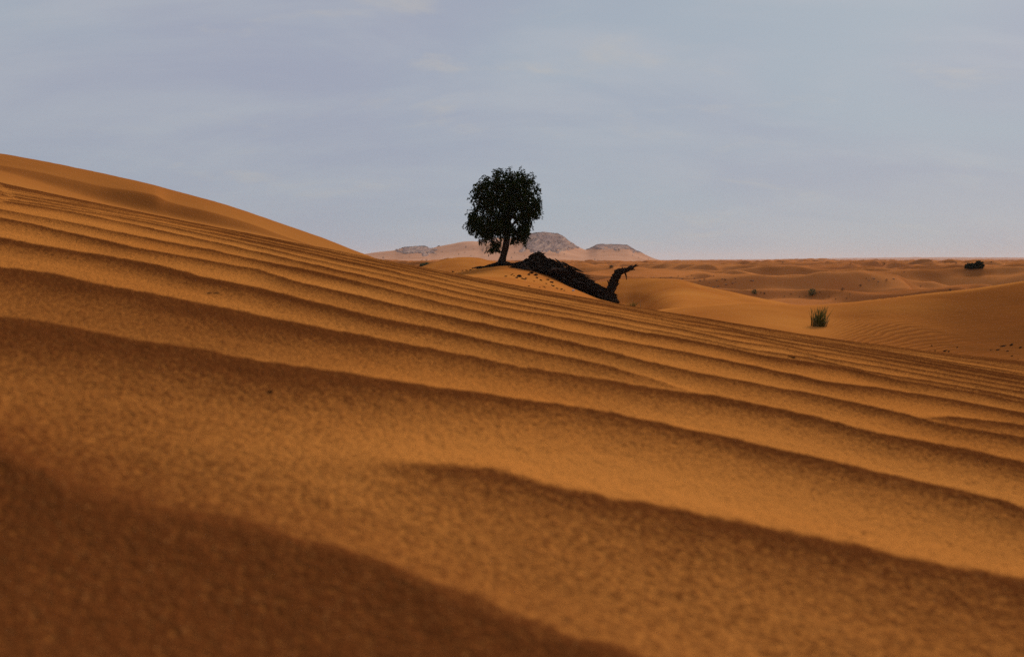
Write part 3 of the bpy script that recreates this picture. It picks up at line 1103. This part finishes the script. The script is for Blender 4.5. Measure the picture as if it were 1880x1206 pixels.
g.tube([lp(1147, 500), lp(1149, 506, -.05), lp(1150, 514, -.05)], [.045, .035, .015], 6, .2)
g.build("hanging_splinter", M_CHIP, fallen)
g = Geo()
g.tube([lp(1108, 549), lp(1120, 551), lp(1130, 552), lp(1137, 556)], [.28, .24, .16, .05], 10, .25)
g.build("trunk_end", M_DEAD, fallen)
# root heap at the upper end
RH = [(930, 493), (945, 488), (960, 480), (972, 472), (982, 465), (990, 463), (998, 466), (1004, 474), (1012, 482), (1022, 486), (1034, 492)]
g = Geo()
n_u, n_v = 60, 26
Vh = np.zeros((n_v, n_u, 3))
for i in range(n_u):
    px = 928 + (1036 - 928) * i / (n_u - 1)
    top = np.interp(px, [p[0] for p in RH], [p[1] for p in RH])
    bot = np.interp(px, [928, 980, 1036], [495, 500, 500])
    for j in range(n_v):
        s = j / (n_v - 1)                                # 0 front foot, .5 crown, 1 back foot
        hgt = math.sin(math.pi * s) ** .75
        py = bot + (top - bot) * hgt
        Vh[j, i] = lp(px, py, -.75 + 1.6 * s)
nz = fbm(np.linspace(0, 16, n_u)[None, :], np.linspace(0, 7, n_v)[:, None], 421, 4) - .5
nz2 = fbm(np.linspace(0, 34, n_u)[None, :], np.linspace(0, 15, n_v)[:, None], 422, 3) - .5
Vh[..., 1] -= (nz * .5 + nz2 * .3)
Vh[..., 2] += (nz * .22 + nz2 * .16)
mesh_obj("root_mass", Vh.reshape(-1, 3), grid_faces(n_v, n_u), M_DEAD, fallen, False)
for i in range(26):
    px = random.uniform(938, 1030)
    top = np.interp(px, [p[0] for p in RH], [p[1] for p in RH])
    s = random.random()
    c = lp(px, top + (498 - top) * s, -.2 - .55 * s)
    g = Geo()
    d = Vector((random.uniform(.3, 1), random.uniform(-.4, .2), random.uniform(-.35, .3)))
    if random.random() < .3:
        d.x *= -1
    d.normalize()
    L = random.uniform(.25, .8)
    p0 = c - d * L * .5
    p1 = c + Vector((0, -.06, .05))
    p2 = c + d * L * .5 + Vector((0, 0, random.uniform(-.14, .02)))
    r0 = random.uniform(.03, .075)
    g.tube([p0, p0.lerp(p1, .5), p1, p1.lerp(p2, .5), p2], [r0, r0 * 1.1, r0, r0 * .8, r0 * .3], 6, .22)
    g.build("root", M_GREY if random.random() < .16 else M_DEAD, fallen)
for i in range(46):
    px = random.uniform(934, 1036)
    top = np.interp(px, [p[0] for p in RH], [p[1] for p in RH])
    s = random.random() ** 1.5
    g = Geo()
    g.chip(Vector((0, 0, 0)), (random.uniform(.1, .32), random.uniform(.04, .09), random.uniform(.03, .06)))
    o = g.build("bark_plate", M_GREY if random.random() < .08 else M_DEAD, fallen)
    o.location = lp(px, top + (498 - top) * s, -.15 - .6 * s)
g = Geo()
for q in ([(955, 489), (962, 484), (966, 490)], [(958, 494), (967, 492), (978, 496)], [(1010, 494), (1020, 493), (1029, 496)]):
    g.tube([lp(q[0][0], q[0][1], -1.0), lp(q[1][0], q[1][1], -1.05), lp(q[2][0], q[2][1], -1.0)], [.05, .06, .02], 6, .2)
g.build("bleached_root", M_GREY, fallen)

# chips of wood strewn on the sand
SP = [(929, 508, 5, 3), (938, 505, 4, 2), (942, 504, 3, 2), (948, 511, 6, 3), (953, 509, 8, 6), (958, 512, 5, 3), (963, 514, 7, 3), (966, 511, 4, 2), (970, 505, 5, 4), (977, 502, 8, 5),
      (984, 506, 9, 5), (987, 511, 5, 3), (992, 515, 5, 3), (1005, 514, 6, 4), (1012, 519, 7, 5), (1003, 521, 4, 2), (1016, 526, 5, 3), (998, 527, 4, 2), (1001, 528, 3, 2), (1014, 524, 3, 2),
      (972, 526, 4, 2), (991, 528, 3, 2), (1022, 530, 5, 3), (944, 507, 3, 2), (982, 517, 3, 2), (864, 496, 6, 2), (857, 497, 5, 2), (850, 497, 4, 2), (832, 499, 5, 3), (874, 498, 6, 3), (1030, 532, 6, 3), (1036, 534, 5, 2)]
for px, py, w, hh in SP:
    c = grid_hit(MOUND, px, py)
    k = c.y / F
    g = Geo()
    g.chip(Vector((0, 0, 0)), (w * k * .55, w * k * .35, hh * k * .55), (1, random.uniform(-.6, .6), random.uniform(-.3, .2)))
    o = g.build("wood_chip", M_CHIP)
    o.location = c + Vector((0, 0, hh * k * .25))
    tag(o, "small dark chip of dead wood strewn on the sand beside the fallen trunk", "wood chip", "wood chips strewn round the fallen trunk")
g = Geo()
g.chip((0, 0, 0), (.06, .05, .05), (1, 0, .2))
o = g.build("white_scrap", M_SCRAP)
c = grid_hit(MOUND, 1052, 535)
o.location = c + Vector((0, -.02, .05))
tag(o, "small white scrap lying against the foot of the fallen trunk", "scrap")

# ------------------------------------------------------------------ plants
def blades(name, base, n, w, h, mat, label, cat, spread=.12, lean=.25, group=None, straw=0, bw=.012):
    r = empty(name, base)
    tag(r, label, cat, group)

    def some(n, mat, part, hs):
        g = Geo()
        for _ in range(n):
            x, y = max(-.8, min(.8, random.gauss(0, .42))) * w, random.gauss(0, .35) * w
            hb = h * hs * random.uniform(.35, 1.05)
            l = Vector((x / w * lean + .10 + random.uniform(-spread, spread), random.uniform(-spread, spread), 0))
            p0 = Vector((x, y, -.03))
            p1 = p0 + Vector((l.x * .4 * hb, l.y * .4 * hb, hb * .55))
            p2 = p0 + Vector((l.x * hb, l.y * hb, hb))
            g.tube([p0, p1, p2], [bw, bw * .8, bw * .25], 4, .1)
        g.build(part, mat, r, smooth_shade=True)["kind"] = "stuff"
    some(n, mat, "blades", 1.0)
    if straw:
        some(straw, M_STRAW, "dry_stems", .6)
    return r


def zpix(G, px, py):
    return grid_hit(G, px, py)


b = zpix(RIGHT, 1502, 599)
sx = b.y / F
blades("grass_tuft", b + Vector((0, 0, 0)), 105, 14 * sx, 39 * sx, M_GRASS, "upright green grass tuft standing alone on the smooth slope of the right dune", "grass tuft", .16, .3, None, 26, .008)
b = zpix(MOUND, 1160, 561)
blades("grass_wisp", P(1161, 561, 26), 60, .16, .16, M_GRASS, "thin low wisp of grass just right of the fallen trunk's lower end", "grass wisp", .5, .8, None, 0, .004)
g = Geo()
g.tube([(0, 0, -.05), (-.01, 0, .12), (-.015, 0, .24)], [.012, .010, .006], 6, .1)
o = g.build("dry_stalk", M_STRAW)
o.location = P(1176, 564, 26)
tag(o, "single pale dry stalk sticking up from the sand right of the fallen trunk", "stalk")


def shrub(base, w, h, mat, label, group=None, name="desert_shrub", lobes=None, density=1.0):
    """many small leaves in an uneven crown on a few stems"""
    r = empty(name, base)
    tag(r, label, "shrub", group)
    lobes = lobes or [(0, 0, 1, 1)]
    st, lf = Geo(), Geo()
    for (ox, oy, kw, kh) in lobes:
        ww, hh = w * kw, h * kh
        for _ in range(5):
            e = Vector((ox * w + random.uniform(-.35, .35) * ww, oy * w + random.uniform(-.3, .3) * ww, hh * random.uniform(.5, .85)))
            st.tube([(ox * w * .6, oy * w * .6, -.03 * h), e * .5 + Vector((0, 0, .05 * h)), e], [.025 * w, .018 * w, .006 * w], 4, .1, cap=False)
        n = int(260 * density * max(kw, .5))
        for _ in range(n):
            a, t = random.random() * 2 * math.pi, random.random() ** .5
            zc = random.random() ** .8
            rr = t * math.sqrt(max(0.02, 1 - (2 * zc - .85) ** 2 / 1.4)) * random.uniform(.8, 1.15)
            c = Vector((ox * w + math.cos(a) * rr * ww * .5, oy * w + math.sin(a) * rr * ww * .45, zc * hh))
            d = Vector((random.uniform(-1, 1), random.uniform(-1, 1), random.uniform(-.5, 1))).normalized()
            lf.leaf(c, d, w * random.uniform(.07, .15), w * random.uniform(.03, .06))
    st.build("stems", M_CHIP, r)
    lf.build("foliage", mat, r)
    return r


b = plain_hit(1790, 493)
k = b.y / F
shrub(b, 34 * k, 11.5 * k, M_BUSH, "large dark bush with a low and a taller lobe far right on the plain", None, "dark_bush", [(-.26, 0, .55, .62), (.22, .05, .50, 1.0), (-.02, .05, .45, .62)], 3.0)
b = plain_hit(1385, 541)
k = b.y / F
shrub(b, 11 * k, 8 * k, M_GREEN, "small green shrub at the edge of the pale dune right of the fallen trunk", None, "green_shrub")
b = plain_hit(1491, 543)
k = b.y / F
shrub(b, 16 * k, 12 * k, M_GREEN, "grey green shrub on the plain straight above the grass tuft", None, "green_shrub")
b = plain_hit(784, 490)
k = b.y / F
shrub(b, 26 * k, 6 * k, M_GREEN, "low spread of olive scrub behind the ripples left of the tree", None, "low_scrub", [(-.3, 0, .5, .8), (0, 0, .6, 1), (.3, .1, .4, .7)])
b = plain_hit(810, 492)
k = b.y / F
shrub(b, 5 * k, 5 * k, M_FARBUSH, "small brown shrub at the foot of the rounded dune left of the tree", None, "brown_shrub")
b = plain_hit(1122, 492)
k = b.y / F
shrub(b, 9 * k, 4 * k, M_BUSH, "small dark bush on the plain above the fallen trunk, below the second hill", None, "dark_bush")


def copy_thing(src, loc, scale):
    c = src.copy()
    COL.objects.link(c)
    c.location = loc
    c.scale = scale
    c.rotation_euler = (0, 0, random.uniform(0, 6.28))
    for ch in list(src.children):
        d = ch.copy()
        COL.objects.link(d)
        d.parent = c
    return c


HS = [(704, 475, 5), (739, 474, 2.5), (743, 473, 2.5), (751, 472, 2.5), (794, 473, 4), (822, 475, 3), (843, 468, 3.5), (854, 465, 3.5), (855, 455, 5), (886, 462, 7), (832, 459, 3), (757, 484, 2.5),
      (864, 470, 3), (776, 479, 4), (782, 480, 5), (753, 467, 4), (785, 467, 5), (944, 465, 4), (963, 471, 3.5), (940, 474, 4), (1021, 462, 7), (1030, 460, 4), (1025, 470, 2.5), (1035, 468, 3), (1025, 467, 2),
      (1092, 478, 4), (1097, 478, 3), (1109, 463, 3), (1136, 461, 6), (1161, 470, 3), (1173, 474, 3), (1190, 477, 3), (1101, 459, 3.5), (1094, 458, 3), (1116, 461, 3), (870, 458, 3), (812, 463, 3), (800, 468, 3)]
proto = None
for px, py, w in HS:
    c = grid_hit(HILL, px, py)
    k = c.y / F
    if proto is None:
        proto = shrub(c, 1.0, .8, M_FARBUSH, "small brown shrub dotted on the sandy hill behind the tree", "shrubs dotted over the hill", "hill_shrub", density=.35)
        o = proto
        o.scale = (w * k, w * k, w * k)
    else:
        o = copy_thing(proto, c, (w * k * random.uniform(.9, 1.2), w * k, w * k * random.uniform(.8, 1.1)))
PS = [(1437, 483, 3), (1562, 484, 4), (1610, 483, 3), (1623, 487, 6), (1580, 526, 7), (1627, 516, 6), (1744, 534, 7), (1293, 515, 5), (1331, 516, 5), (1505, 538, 4), (1547, 533, 8), (1522, 546, 3.5),
      (1554, 549, 4), (1534, 550, 3.5), (1452, 541, 4), (1213, 511, 3), (1195, 511, 3), (1397, 539, 4), (1403, 541, 5), (1440, 545, 3), (1735, 483, 4), (1755, 484, 4), (1773, 481, 3), (1660, 500, 3),
      (1690, 527, 4), (1480, 545, 3), (1468, 546, 3), (1245, 508, 3), (1270, 506, 3), (1310, 508, 4), (1560, 541, 3), (1590, 513, 3), (1820, 482, 3), (1350, 519, 3)]
proto = None
for px, py, w in PS:
    c = plain_hit(px, py)
    k = c.y / F
    if proto is None:
        proto = shrub(c, 1.0, .6, M_FARBUSH, "small brown shrub dotted on the open plain right of the fallen trunk", "shrubs dotted over the plain", "plain_shrub", density=.35)
        proto.scale = (w * k, w * k, w * k)
    else:
        copy_thing(proto, c, (w * k, w * k, w * k * random.uniform(.7, 1.1)))

# pale stones in the blown-out flat behind the middle dune
ST = [(1200, 509), (1213, 511), (1232, 509), (1252, 512), (1262, 508), (1285, 515), (1302, 519), (1316, 515), (1326, 512), (1333, 523), (1345, 521), (1318, 526), (1310, 528), (1240, 516), (1275, 511),
      (1604, 512), (1612, 517), (1595, 515), (1640, 512), (1350, 512), (1380, 516)]
smesh = None
for px, py in ST:
    c = plain_hit(px, py)
    k = c.y / F
    if smesh is None:
        g = Geo()
        g.chip((0, 0, 0), (1, .7, .45), (1, .2, 0))
        o = g.build("pale_stone", M_STONE)
        smesh = o
    else:
        o = smesh.copy()
        COL.objects.link(o)
    w = random.uniform(1.6, 3.8)
    o.scale = (w * k, w * k, w * k * random.uniform(.6, 1))
    o.rotation_euler = (0, 0, random.uniform(0, 6.28))
    o.location = c + Vector((0, 0, .2 * k))
    tag(o, "pale stone lying on the bare flat of the plain beyond the nearer dunes", "stone", "pale stones on the plain")


# litter on the near ripples and in the hollow at the right edge
def near_pt(px, py):
    k = slice(0, int(np.searchsorted(rows, 7.5)))
    return grid_hit((NX[k], np.maximum(NY[k], .05), NZ[k]), px, py)


def bit(name, pts, rad, mat, label, cat, loc, group=None, flat=1.0):
    g = Geo()
    g.tube(pts, rad, 6, .2, flat)
    o = g.build(name, mat)
    o.location = loc
    tag(o, label, cat, group)
    return o


c = near_pt(1456, 657)
k = c.y / F
bit("twig", [(-9 * k, .0, 2.5 * k), (-2 * k, 0, 1.2 * k), (4 * k, 0, 0), (9 * k, .02, .3 * k)], [.7 * k, 1.1 * k, 1 * k, .5 * k], M_CHIP, "short dark twig lying across the ripples at the right", "twig", c + Vector((0, 0, 1.0 * k)))
c = near_pt(514, 444) if sil_py(514) < 442 else P(514, 444, 6.0)
k = c.y / F
bit("dry_leaf", [(-6 * k, 0, 1.5 * k), (0, .03, 1 * k), (6 * k, 0, -1 * k)], [.4 * k, 1.5 * k, .4 * k], M_CHIP, "dark dry leaf on the far edge of the ripples at the left", "leaf", c + Vector((0, 0, 1.2 * k)), flat=.5)
c = near_pt(497, 722)
k = c.y / F
g = Geo()
g.chip((0, 0, 0), (5 * k, 4 * k, 3.2 * k), (1, .3, .1))
o = g.build("dark_pebble", M_CHIP)
o.location = c + Vector((0, 0, 1.5 * k))
tag(o, "single dark pebble on the blurred ripples in the left foreground", "pebble")
for (px, py, w) in ((385, 540, 5), (398, 540, 6)):
    c = near_pt(px, py)
    k = c.y / F
    g = Geo()
    g.chip((0, 0, 0), (w * k, 2.5 * k, 1.2 * k), (1, .2, .05))
    o = g.build("bark_flake", M_GREY)
    o.location = c + Vector((0, 0, .8 * k))
    tag(o, "thin grey brown flake of bark, one of two side by side on the left ripples", "bark flake", "two bark flakes on the left ripples")
HB = [(1735, 645, 9, 4), (1741, 646, 5, 4), (1711, 635, 4, 3), (1757, 638, 5, 3), (1716, 644, 5, 2), (1832, 643, 9, 4), (1842, 636, 14, 3), (1856, 633, 12, 2.5), (1850, 645, 9, 2), (1858, 654, 7, 2), (1818, 658, 5, 2),
      (1874, 638, 6, 3), (1820, 643, 5, 2), (1868, 660, 6, 2), (1745, 650, 6, 2)]
for px, py, w, hh in HB:
    c = grid_hit(RIGHT, px, py)
    k = c.y / F
    g = Geo()
    g.chip((0, 0, 0), (w * k * .75, w * k * .2, hh * k * .35), (1, random.uniform(.5, 1.1), random.uniform(.05, .2)))
    o = g.build("driftwood_bit", M_CHIP)
    o.location = c + Vector((0, 0, hh * k * .3))
    tag(o, "dark broken stick half buried in the hollow at the right edge", "stick", "dark sticks in the hollow at the right")

# ------------------------------------------------------------------ which one is which: say the place of each repeat
ORD = ["leftmost", "second", "third", "fourth", "fifth", "sixth", "seventh", "eighth", "ninth", "tenth", "eleventh", "twelfth", "thirteenth"]


def name_places(group, areas):
    """areas: (test on the apparent place, words); numbered from the left within each area"""
    todo = [o for o in COL.objects if o.get("group") == group]
    for test, what, where in areas:
        mine = []
        for o in todo:
            x, y, z = o.location
            u, e = x / y, z / y
            Yc = (e * math.cos(TH) + math.sin(TH)) / (math.cos(TH) - e * math.sin(TH))
            px = 940 + F * u * (math.cos(TH) + Yc * math.sin(TH))
            if test(px, 603 - F * Yc):
                mine.append((px, o))
        mine.sort(key=lambda t: t[0])
        todo = [o for o in todo if o not in [m[1] for m in mine]]
        for i, (_, o) in enumerate(mine):
            o["label"] = what + (" " if len(mine) == 1 else ", " + (ORD[i] if i == 0 else ORD[i] + " from left") + ", ") + where


name_places("shrubs dotted over the hill", [
    (lambda x, y: x < 800 and y < 471, "small brown shrub", "on the rocky slope at the hill's left end"),
    (lambda x, y: x < 800, "small brown shrub", "low on the hill above the ripples"),
    (lambda x, y: x < 900 and y < 464, "brown shrub", "high on the hill left of the tree"),
    (lambda x, y: x < 900, "small brown shrub", "low on the hill left of the tree"),
    (lambda x, y: x < 980, "small brown shrub", "on the hill just right of the trunk"),
    (lambda x, y: x < 1060, "brown shrub", "at the foot of the rocky peak"),
    (lambda x, y: y < 465, "brown shrub", "among the rocks of the second hill"),
    (lambda x, y: True, "small brown shrub", "on the sand below the second hill")])
name_places("shrubs dotted over the plain", [
    (lambda x, y: y < 492, "tiny brown shrub", "near the horizon on the plain"),
    (lambda x, y: x < 1360, "small brown shrub", "among the pale stones on the plain"),
    (lambda x, y: x < 1475, "small brown shrub", "near the small green shrub on the plain"),
    (lambda x, y: x < 1570 and y > 530, "small brown shrub", "near the grey green shrub on the plain"),
    (lambda x, y: True, "brown shrub", "above the crest of the right dune")])
name_places("wood chips strewn round the fallen trunk", [
    (lambda x, y: x < 900, "small dark wood chip", "beyond the tree's left roots"),
    (lambda x, y: x < 961, "dark wood chip", "on the sand below the tree trunk"),
    (lambda x, y: x < 996 and y < 520, "dark wood chip", "on the sand under the root heap"),
    (lambda x, y: True, "dark wood chip", "along the lower side of the fallen trunk")])
name_places("pale stones on the plain", [
    (lambda x, y: x < 1283, "pale stone", "just beyond the middle dune's top"),
    (lambda x, y: x < 1400, "pale stone", "beyond the middle dune's right slope"),
    (lambda x, y: True, "pale stone", "on the plain far above the grass tuft")])
name_places("dark sticks in the hollow at the right", [
    (lambda x, y: x < 1780, "dark broken stick", "in the hollow below the rippled slope"),
    (lambda x, y: True, "dark broken stick", "in the hollow at the right edge")])
name_places("two bark flakes on the left ripples", [(lambda x, y: x < 392, "grey brown bark flake on the left ripples, the left of two", ""), (lambda x, y: True, "grey brown bark flake on the left ripples, the right of two", "")])
for o in COL.objects:
    if "label" in o:
        o["label"] = o["label"].strip().strip(",")

# ------------------------------------------------------------------ haze
hm = bpy.data.materials.new("haze_air")
hm.use_nodes = True
hn = hm.node_tree.nodes
hn.clear()
ho = hn.new("ShaderNodeOutputMaterial")
hv = hn.new("ShaderNodeVolumePrincipled")
hv.inputs["Color"].default_value = (0.90, 0.88, 0.90, 1)
hv.inputs["Density"].default_value = 0.00011
hv.inputs["Anisotropy"].default_value = 0.0
hm.node_tree.links.new(hv.outputs[0], ho.inputs["Volume"])
x0, x1, y0, y1, z0, z1 = -9500, 9500, -9500, 9500, -8.0, 62.0
hvts = [(x, y, z) for z in (z0, z1) for y in (y0, y1) for x in (x0, x1)]
hf = [(0, 2, 3, 1), (4, 5, 7, 6), (0, 1, 5, 4), (2, 6, 7, 3), (0, 4, 6, 2), (1, 3, 7, 5)]
tag(mesh_obj("haze", hvts, hf, hm, None, False), kind="stuff")
